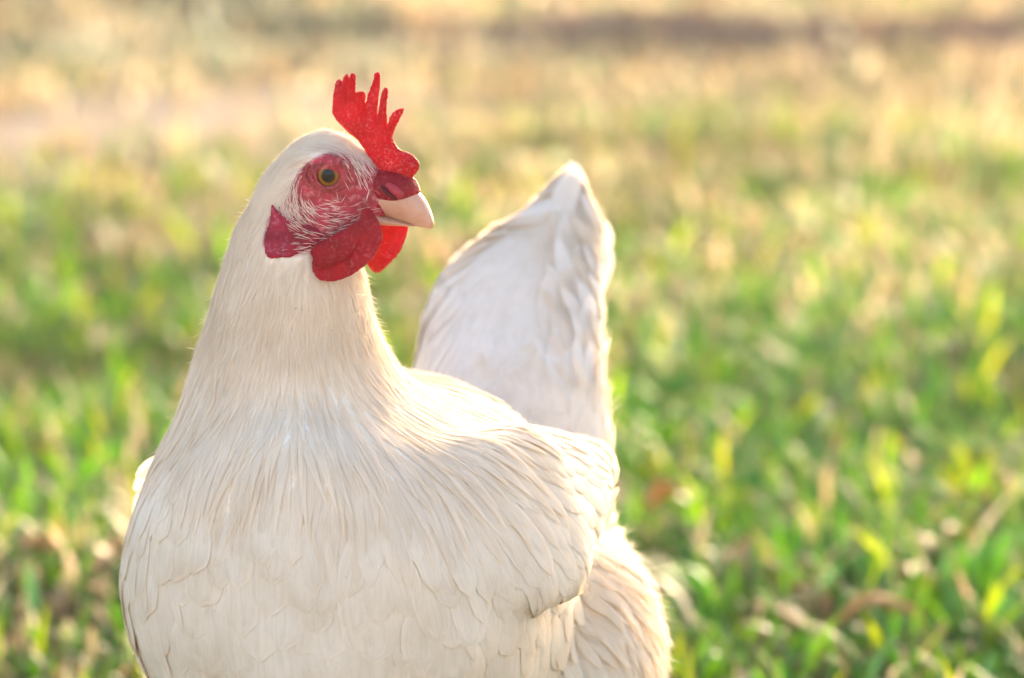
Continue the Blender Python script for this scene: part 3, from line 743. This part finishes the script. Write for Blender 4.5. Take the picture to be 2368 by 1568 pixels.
def grow(p, n, d, ln, w, lift, rnd, nseg=5, base=.0003, bend=0.0):
    """feather blades that lie on the bird; returns verts (N, nseg+1, 3, 3), normals alike, uv"""
    NF = len(p); rows = np.empty((NF, nseg + 1, 3)); nrows = np.empty((NF, nseg + 1, 3)); side = np.empty((NF, nseg + 1, 3))
    cur = p.copy(); cn = n.copy(); cd = d - n * (d * n).sum(1, keepdims=True); cd /= np.linalg.norm(cd, axis=1, keepdims=True) + 1e-9
    for i in range(nseg + 1):
        t = i / nseg
        hgt = base + .0005 * rnd + lift * (.25 * t + .75 * t ** 2)
        rows[:, i] = cur + cn * hgt[:, None]; nrows[:, i] = cn
        side[:, i] = np.cross(cn, cd)
        if i == nseg: break
        nx = cur + cd * (ln / nseg)[:, None]
        for k in range(NF):
            h = bvh.find_nearest(Vector(nx[k]), .05)
            if h[0] is not None:
                q = np.array(h[0][:]); m = np.array(h[1][:])
                gap = (nx[k] - q) @ m
                if gap > .0: q = q + m * min(gap, .014) * .62       # stiff vanes bridge hollows and edges a little
                m = .65 * m + .35 * cn[k]; m /= np.linalg.norm(m)
                nx[k] = q; cn[k] = m
        cur = nx; cd = cd - cn * (cd * cn).sum(1, keepdims=True); cd /= np.linalg.norm(cd, axis=1, keepdims=True) + 1e-9
    ts = np.linspace(0, 1, nseg + 1)
    lance = (np.clip(ts / .30, 0, 1) ** .7) * (np.clip((1 - ts) / .7, 0, 1) ** .75)
    lance[-1] = .02
    round_ = np.array([math.sqrt(max(0, 1 - ((t - .62) / .62) ** 2)) if t < .62 else max(0., 1 - ((t - .62) / .38) ** 2.6) ** .5 for t in ts])
    round_[0] = .25; round_[-1] = .10
    prof = lance[None] * (1 - rnd[:, None]) + round_[None] * rnd[:, None]
    hw = prof * w[:, None] / 2
    cup = np.minimum(hw * .06, hw ** 2 * 5.5)
    V = np.stack([rows - side * hw[..., None] - nrows * cup[..., None], rows + nrows * 0, rows + side * hw[..., None] - nrows * cup[..., None]], 2)
    sk = (.20 - .08 * rnd)[:, None, None]
    NN = np.stack([nrows - side * sk, nrows, nrows + side * sk], 2); NN /= np.linalg.norm(NN, axis=-1, keepdims=True)
    return V, NN

def feathers_mesh(name, V, NN, tone, softness=.55):
    NF, R1, K, _ = V.shape
    base = (np.arange(NF) * R1 * K)[:, None]
    f1 = np.array([[i * K + j, (i + 1) * K + j, (i + 1) * K + j + 1, i * K + j + 1] for i in range(R1 - 1) for j in range(K - 1)])
    faces = (base[:, :, None] + f1[None]).reshape(-1, 4)
    me = bpy.data.meshes.new(name)
    nvv = NF * R1 * K
    me.vertices.add(nvv); me.vertices.foreach_set('co', V.astype(np.float32).ravel())
    nf = len(faces); me.loops.add(nf * 4); me.loops.foreach_set('vertex_index', faces.astype(np.int32).ravel())
    me.polygons.add(nf); me.polygons.foreach_set('loop_start', np.arange(0, nf * 4, 4, dtype=np.int32)); me.polygons.foreach_set('loop_total', np.full(nf, 4, np.int32))
    me.update(calc_edges=True)
    uvv = np.stack(np.meshgrid(np.linspace(0, 1, R1), np.linspace(0, 1, K), indexing='ij')[::-1], -1).reshape(-1, 2)
    uv = me.uv_layers.new(name='UVMap'); uv.data.foreach_set('uv', np.tile(uvv, (NF, 1))[faces.ravel()].astype(np.float32).ravel())
    a = me.attributes.new('tone', 'FLOAT', 'POINT'); a.data.foreach_set('value', np.repeat(tone, R1 * K).astype(np.float32))
    me.polygons.foreach_set('use_smooth', [True] * nf)
    gn = np.empty(nvv * 3, np.float32); me.vertices.foreach_get('normal', gn); gn = gn.reshape(-1, 3)
    fl = NN.reshape(-1, 3); gn = np.where((gn * fl).sum(1, keepdims=True) < 0, -gn, gn)
    softness = np.asarray(softness); softness = np.repeat(softness, R1 * K)[:, None] if softness.ndim else softness
    bl = gn * (1 - softness) + fl * softness; bl /= np.linalg.norm(bl, axis=1, keepdims=True) + 1e-9
    me.normals_split_custom_set_from_vertices(bl.astype(np.float32).tolist())
    return me

p, n = sample(110000)
d, v = field(p)
hh = headab(p)
fdist = polydist(hh[:, :2], FACE); infront = (hh[:, 1] > -.05)
inface = (fdist > .0006) & infront & (np.abs(hh[:, 2]) < .03)
sp = v[:, 0] * .001
sel = ~inface & (p[:, 2] > .075)
p, n, d, v, sp = p[sel], n[sel], d[sel], v[sel], sp[sel]
big = v[:, 0] > 7
# large feathers get darts of their own so that small ones do not crowd them out
kb = np.where(big)[0]; kb = kb[thin(p[kb], sp[kb])]
ks = np.where(~big)[0]; ks = ks[thin(p[ks], sp[ks])]
keep = np.concatenate([kb, ks])
p, n, d, v = p[keep], n[keep], d[keep], v[keep]
NFt = len(p)
# flow jitter
jit = rng.normal(0, 1, (NFt, 3)) * (.12 + .0 * (v[:, 4] < .5))[:, None]
d = d / (np.linalg.norm(d, axis=1, keepdims=True) + 1e-9) + jit
ln = v[:, 1] * .001 * rng.uniform(.75, 1.25, NFt); w = v[:, 2] * .001 * rng.uniform(.85, 1.15, NFt)
lift = v[:, 3] * .001 * np.where(v[:, 3] < 2, .7, 1) * rng.uniform(.5, 1.4, NFt) * np.where(rng.random(NFt) < .06, 1.8, 1)
tone = rng.random(NFt); soft = .74 + .2 * v[:, 4]
V, NN = grow(p, n, d, ln, w, lift, v[:, 4], 6)
view = np.array(CAMP) - p; view /= np.linalg.norm(view, axis=1, keepdims=True)
facing = (view * n).sum(1)
isbig = w > .0085
cand = np.where(isbig & (facing > .05) & (p[:, 2] > .16))[0]
cand = cand[np.argsort(-(w * ln * facing)[cand])][:290]
rest = np.ones(NFt, bool); rest[cand] = False
fm = rest & ~isbig
o = part('hackle_plumage', feathers_mesh('hackle_plumage', V[fm], NN[fm], tone[fm], soft[fm]), [M_FEATHER]); tag(o, kind='stuff')
ontail = (p[:, 1] > .13) & (p[:, 2] > .235)
for nm, fm, mt in (('body_plumage', rest & isbig & ~ontail, M_VANE), ('tail_plumage', rest & isbig & ontail, M_TAIL)):
    o = part(nm, feathers_mesh(nm, V[fm], NN[fm], tone[fm], soft[fm]), [mt]); tag(o, kind='stuff')
for k in cand:
    part('feather', feathers_mesh('feather', V[k:k + 1], NN[k:k + 1], tone[k:k + 1], soft[k:k + 1]), [M_TAIL if ontail[k] else M_VANE])
print('feathers', NFt, len(cand), (rest & ~isbig).sum())

# ---------------- loose barbs and down: fine strands over the plumage
def strands(name, cnt, lmul, wid, liftmul, zmin=.12, cond=None, mat=None, jitter=.35, nseg=4, lmax=.03):
    p, n = sample(cnt); d, v = field(p); h = headab(p)
    inf = (polydist(h[:, :2], FACE) > -.0005) & (h[:, 1] > -.05)
    s = ~inf & (p[:, 2] > zmin)
    if cond is not None: s &= cond(p, n, v)
    p, n, d, v = p[s], n[s], d[s], v[s]; k = len(p)
    d = d / np.linalg.norm(d, axis=1, keepdims=True) + rng.normal(0, jitter, (k, 3))
    ln = np.minimum(v[:, 1] * .001 * lmul, lmax) * rng.uniform(.5, 1.3, k)
    V, NN = grow(p, n, d, ln, np.full(k, wid) * rng.uniform(.7, 1.4, k), (.0006 + v[:, 3] * .001 * liftmul) * rng.uniform(.3, 1.6, k), np.zeros(k), nseg)
    o = part(name, feathers_mesh(name, V, NN, rng.random(k), .7), [mat or M_DOWN]); tag(o, kind='stuff')
strands('neck_barbs', 30000, .6, .00040, .6, .17, lambda p, n, v: (v[:, 4] < .35) & (v[:, 3] < 3), jitter=.13)
strands('flank_fluff', 34000, .8, .00042, 1.1, .10, lambda p, n, v: v[:, 3] > 2.2, jitter=.45)
strands('stray_barbs', 16000, .5, .00030, .6, .14, lambda p, n, v: v[:, 4] >= .35, jitter=.25)

strands('edge_down', 4500, .35, .00028, 2.2, .12, lambda p, n, v: v[:, 2] > 1.5, jitter=.5)

# ---------------- face bristles
FB = []
def fb(px, py, d, den): FB.append((onbody(px, py)[0], Vector(d).normalized(), den))
for px, py, d, den in [(652, 440, (-.3, 0, -1), 1.3), (672, 462, (.15, 0, -1), 1.2), (690, 485, (.7, 0, -.6), .7), (740, 510, (1, 0, -.3), .45), (790, 500, (1, 0, .15), .42), (840, 490, (.9, 0, .4), .35), (655, 498, (.9, 0, -.6), .6), (700, 530, (1, 0, -.25), .42), (760, 540, (1, 0, .15), .45),
    (820, 520, (.9, 0, .4), .4), (700, 560, (1, 0, .2), .45), (650, 560, (.9, 0, .1), .10), (860, 430, (-.4, 0, .9), .55), (840, 395, (-.5, 0, .8), .9), (800, 375, (-.8, 0, .5), .9), (760, 358, (-1, 0, .15), .8), (715, 372, (-1, 0, -.3), .7), (870, 460, (-.2, 0, 1), .4), (790, 440, (-.3, 0, 1), .06), (720, 430, (-.3, 0, -1), .08), (820, 440, (-.3, 0, 1), .25), (750, 470, (1, 0, -.1), .3)]:
    fb(px, py, d, den)
FP = np.array([q[0][:] for q in FB]); FDv = np.array([q[1][:] for q in FB]); FDen = np.array([q[2] for q in FB])
kk = rng.choice(len(tris), 240000, p=wgt / wgt.sum())
pt = (A[kk] * rng.random((len(kk), 1))); u = rng.random(len(kk)); v2 = rng.random(len(kk)); f = u + v2 > 1; u[f], v2[f] = 1 - u[f], 1 - v2[f]
pt = A[kk] + (B[kk] - A[kk]) * u[:, None] + (C[kk] - A[kk]) * v2[:, None]; pn = nrm[tris[kk, 0]].astype(float)
h = headab(pt); s = (polydist(h[:, :2], FACE) > -.002) & (np.abs(h[:, 2]) < .03) & (h[:, 1] > -.05) & (h[:, 0] < .026)
de = np.linalg.norm(pt - np.array(ep[:]), axis=1); s &= (de > .0095)
pt, pn = pt[s].astype(float), pn[s]
ptm = pt.copy(); far = headab(pt)[:, 2] > 0                        # the far cheek mirrors the near one
ptm[far] -= 2 * (headab(pt)[far, 2:3]) * aHL
d2 = ((ptm[:, None] - FP[None]) ** 2).sum(2) + 1e-7; wq = d2 ** -2; wq /= wq.sum(1, keepdims=True)
fd_ = wq @ FDv; den = wq @ FDen
s = rng.random(len(pt)) < den ** 1.5 * .2
pt, pn, fd_, den = pt[s], pn[s], fd_[s], den[s]; k = len(pt)
fd_ = fd_ + rng.normal(0, .14, (k, 3))
V, NN = grow(pt, pn, fd_, (.0035 + .0045 * den) * rng.uniform(.7, 1.3, k), np.full(k, .00024) * rng.uniform(.7, 1.3, k), np.full(k, .0010) * rng.uniform(.3, 1.8, k), np.zeros(k), 4, base=.0003 + .0034 * ss(-.001, .001, polydist(headab(pt)[:, :2], ela.tolist())) * ss(elc[0] - .004, elc[0] + .002, headab(pt)[:, 0]))
o = part('face_bristles', feathers_mesh('face_bristles', V, NN, rng.random(k), .5), [M_HAIR]); tag(o, kind='stuff')
print('bristles', k)

# ---------------- tail quills standing at the tip
def quill(path, w, roll=0.0, name='tail_feather'):
    n_ = 12; pts = [np.array(q[:]) for q in path]; V = np.empty((1, n_ + 1, 3, 3)); NNq = np.empty_like(V)
    for i in range(n_ + 1):
        t = i / n_; p_ = (1 - t) ** 2 * pts[0] + 2 * t * (1 - t) * pts[1] + t * t * pts[2]
        d_ = 2 * (1 - t) * (pts[1] - pts[0]) + 2 * t * (pts[2] - pts[1]); d_ /= np.linalg.norm(d_)
        nn_ = np.array((-.25 + roll, -1, .35)); nn_ -= d_ * (nn_ @ d_); nn_ /= np.linalg.norm(nn_); sd_ = np.cross(nn_, d_)
        hw = w / 2 * (min(1, .35 + t * 2.2)) * (max(0.04, 1 - max(0, (t - .72) / .28) ** 2.2)) ** .6
        V[0, i, 0] = p_ - sd_ * hw - nn_ * hw * .18; V[0, i, 1] = p_; V[0, i, 2] = p_ + sd_ * hw - nn_ * hw * .18
        NNq[0, i, 0] = nn_ - .25 * sd_; NNq[0, i, 1] = nn_; NNq[0, i, 2] = nn_ + .25 * sd_
    part(name, feathers_mesh(name, V, NNq, np.array([rng.random()]), .5), [M_TAIL if name == 'tail_feather' else M_VANE])
for (x0, y0, d0), (x1, y1), (x2, y2), w_, rl in [((1240, 640, .215), (1290, 500), (1329, 384), .013, 0), ((1270, 640, .218), (1325, 520), (1344, 428), .016, .2), ((1300, 660, .216), (1350, 560), (1368, 478), .016, .3), ((1320, 680, .214), (1375, 590), (1403, 512), .015, .5), ((1340, 720, .208), (1385, 640), (1404, 560), .014, .6)]:
    quill([P(x0, y0, d0), P(x1, y1, d0 + .022), P(x2, y2, d0 + .040)], w_, rl)
for (x0, y0, d0), (x1, y1, d1), (x2, y2, d2), w_ in [((420, 1040, .028), (366, 1066, .040), (314, 1100, .047), .008), ((410, 1060, .028), (352, 1090, .042), (308, 1130, .050), .010), ((400, 1090, .026), (345, 1130, .040), (306, 1180, .048), .011)]:
    quill([P(x0, y0, d0), P(x1, y1, d1), P(x2, y2, d2)], w_, -.6, 'wing_feather')
# ------------------------------------------------------------ small things lying and growing in the lawn
def gpt(px, py):
    d = ray(px, py); t = -CAMP.z / d.z; q = CAMP + d * t
    return Vector((q.x, q.y, float(ground_height(np.array([q.x]), np.array([q.y]))[0])))
def leafy(name, c, c2, tr=.4, rough=.55):
    m, nt = material(name); out = N(nt, 'ShaderNodeOutputMaterial'); ob = N(nt, 'ShaderNodeTexCoord').outputs['Object']
    cc = mixc(nt, tex_noise(nt, ob, 90, 4, .6), c, c2)
    b = N(nt, 'ShaderNodeBsdfPrincipled', i_Roughness=rough); t = N(nt, 'ShaderNodeBsdfTranslucent'); L(nt, cc, b.inputs['Base Color']); L(nt, cc, t.inputs['Color'])
    mx = N(nt, 'ShaderNodeMixShader', i_0=tr); L(nt, b.outputs[0], mx.inputs[1]); L(nt, t.outputs[0], mx.inputs[2]); L(nt, mx.outputs[0], out.inputs[0]); return m
M_DRY = leafy('dry_leaf', (.42, .22, .08), (.58, .36, .16), .35); M_PALE = leafy('pale_dry_leaf', (.62, .55, .45), (.74, .66, .54), .4)
M_CLOVER = leafy('weed_leaf', (.05, .22, .02), (.09, .30, .03), .5, .45); M_STALK = leafy('dry_stalk', (.50, .28, .10), (.62, .40, .18), .1); M_SEED = leafy('seed_head', (.62, .47, .30), (.76, .62, .42), .5)

def tube_mesh(bm, pts, rad, n=8):
    rings = []
    for i, p_ in enumerate(pts):
        d_ = (pts[min(i + 1, len(pts) - 1)] - pts[max(i - 1, 0)]).normalized()
        u_ = d_.cross(Vector((.31, .2, .93))).normalized(); rings.append((p_, u_ * rad[i], d_.cross(u_) * rad[i]))
    loft(bm, rings, n)
def leaf_mesh(ln, wd, curl, cup, n=8, thick=.0004):
    bm = bmesh.new(); top = []
    for s_ in (1, -1):
        rows = []
        for i in range(n + 1):
            t = i / n; hw = wd / 2 * max(.03, math.sin(math.pi * min(1, t * .98 + .02)) ** .75) * (1 + .08 * math.sin(t * 19))
            x = ln * t; z = curl * math.sin(math.pi * t) + .3 * curl * math.sin(5 * t)
            rows.append([bm.verts.new((x, hw * k, z + cup * abs(k) ** 1.6 * (1 + .3 * math.sin(7 * t + k)) + s_ * thick)) for k in (-1, -.5, 0, .5, 1)])
        for a, b in zip(rows, rows[1:]):
            for k in range(4): bm.faces.new((a[k], a[k + 1], b[k + 1], b[k]))
        top.append(rows)
    A_, B_ = top
    for i in range(n):
        for k in (0, 4): bm.faces.new((A_[i][k], A_[i + 1][k], B_[i + 1][k], B_[i][k]))
    for i in (0, n):
        for k in range(4): bm.faces.new((A_[i][k], A_[i][k + 1], B_[i][k + 1], B_[i][k]))
    return mesh_of(bm, 'leaf')

# fallen leaves
lm = [leaf_mesh(.034, .018, .006, .005), leaf_mesh(.026, .016, .004, .007), leaf_mesh(.042, .015, .008, .004)]
for q in lm: q.materials.append(M_DRY); q.polygons.foreach_set('use_smooth', [True] * len(q.polygons))
for i, (px, py) in enumerate([(235, 1440), (262, 1340), (2090, 1390), (2150, 1330), (2010, 1330), (1940, 1500), (1830, 1420), (40, 1330), (2300, 1200), (1700, 1330), (2120, 1100), (1490, 1240), (2240, 1290), (60, 1090)]):
    o = bpy.data.objects.new('fallen_leaf', lm[i % 3]); col.objects.link(o)
    q = gpt(px, py + 25); o.location = q + Vector((0, 0, .014)); o.rotation_euler = (rng.uniform(-.5, .5), rng.uniform(-.5, .3), rng.uniform(0, 6.28)); o.scale = (rng.uniform(.8, 1.3),) * 3
    tag(o, 'small curled brown dead leaf lying in the short grass', 'leaf', 'fallen dry leaves in the lawn')
# pale blade behind the flank
o = link('dry_leaf_blade', leaf_mesh(.055, .013, .004, .003), [M_PALE]); b0_ = gpt(1600, 1500); o.location = b0_ + Vector((0, 0, .002))
o.rotation_euler = (R(20), R(-50), R(155)); tag(o, 'pale whitish dry leaf blade poking from grass behind the hen\'s flank', 'leaf')
# orange stalk lying on the lawn
a_, b_ = gpt(1745, 1500) + UZ * .022, gpt(1905, 1545) + UZ * .016
bm = bmesh.new(); tube_mesh(bm, [a_, a_.lerp(b_, .35) + UZ * .002, a_.lerp(b_, .7) - UZ * .001, b_], [.0017, .0020, .0018, .0012])
tag(link('dry_stalk', mesh_of(bm, 'dry_stalk'), [M_STALK]), 'orange brown dry stalk lying across the lawn', 'stalk')
# round leaved weed
def weed(px, py, label, hgt, rad, leaves):
    base = gpt(px, py); e = bpy.data.objects.new('round_leaf_weed', None); col.objects.link(e); e.location = base; tag(e, label, 'weed')
    for k in range(leaves):
        a = k * 2.4 + .5; tip = Vector((math.cos(a) * .012 * k, math.sin(a) * .012 * k, hgt * (1 - .18 * k)))
        bm = bmesh.new(); tube_mesh(bm, [Vector((0, 0, -.004)), tip * .5 + Vector((0, 0, .004)), tip], [.0011, .0009, .0008], 6)
        link('stem', mesh_of(bm, 'stem'), [M_CLOVER], e)
        bm = bmesh.new(); r0 = rad * (1 - .1 * k); rows = []
        bmesh.ops.create_circle(bm, cap_ends=True, cap_tris=True, segments=18, radius=r0)
        for v_ in bm.verts: v_.co.z += .25 * (v_.co.xy.length ** 2) / r0 + .0008 * math.sin(v_.co.x * 900)
        ext = bmesh.ops.extrude_face_region(bm, geom=bm.faces[:]); bmesh.ops.translate(bm, verts=[q for q in ext['geom'] if isinstance(q, bmesh.types.BMVert)], vec=(0, 0, .0005))
        o = link('leaf', mesh_of(bm, 'leaf'), [M_CLOVER], e); o.location = tip; o.rotation_euler = (R(62) if k == 0 else rng.uniform(.1, .9), rng.uniform(-.3, .3), a if k else .2)
weed(1740, 1225, 'low weed with a bright round green leaf standing out of the grass', .030, .0078, 4)
weed(1560, 985, 'dark green round leaved weed growing low in the grass beyond the hen\'s tail', .030, .009, 4)
# pale seed heads
for px, py, hg, ln in [(1960, 880, .055, .035), (2215, 900, .06, .035), (2262, 1520, .034, .016), (1490, 70 + 90, .10, .045), (2250, 230, .12, .05), (1990, 560, .07, .04)]:
    base = gpt(px, py); e = bpy.data.objects.new('seed_head_stalk', None); col.objects.link(e); e.location = base
    tag(e, 'thin dry grass stalk with a pale feathery seed head', 'grass stalk', 'pale seed heads standing in the lawn')
    lx, ly = rng.uniform(-.4, .4), rng.uniform(-.2, .2)
    top = Vector((lx * hg, ly * hg, hg)); bm = bmesh.new(); tube_mesh(bm, [Vector((0, 0, -.004)), top * .5 + Vector((-.1 * lx * hg, 0, 0)), top], [.0009, .0008, .0006], 6); link('stem', mesh_of(bm, 'stem'), [M_STALK], e)
    bm = bmesh.new(); d_ = Vector((lx * 1.5, ly, 1)).normalized()
    for k in range(60):
        t = rng.random(); c = top + d_ * ln * (t - .15); a = rng.uniform(0, 6.28); o_ = Vector((math.cos(a), math.sin(a), .9)).normalized() * ln * .24 * (1.1 - t * .7)
        sd = o_.cross(Vector((.3, .5, .8))).normalized() * .0009
        vs = [bm.verts.new(c - sd), bm.verts.new(c + sd), bm.verts.new(c + o_ * .6 + sd * .8), bm.verts.new(c + o_), bm.verts.new(c + o_ * .6 - sd * .8)]; bm.faces.new(vs)
    link('seed_head', mesh_of(bm, 'seed_head'), [M_SEED], e)

# ------------------------------------------------------------ golden evening air
bm = bmesh.new(); bmesh.ops.create_cube(bm, size=1)
hz = link('haze', mesh_of(bm, 'haze'), [], smooth=False); hz.scale = (40, 60, 3.2); hz.location = (0, 24, .6); tag(hz, kind='stuff')
m, nt = material('evening_haze'); out = N(nt, 'ShaderNodeOutputMaterial'); pv = N(nt, 'ShaderNodeVolumePrincipled', i_Density=.0012, i_Anisotropy=.55)
pv.inputs['Color'].default_value = (1, .97, .92, 1); L(nt, pv.outputs[0], out.inputs['Volume']); hz.data.materials.append(m)
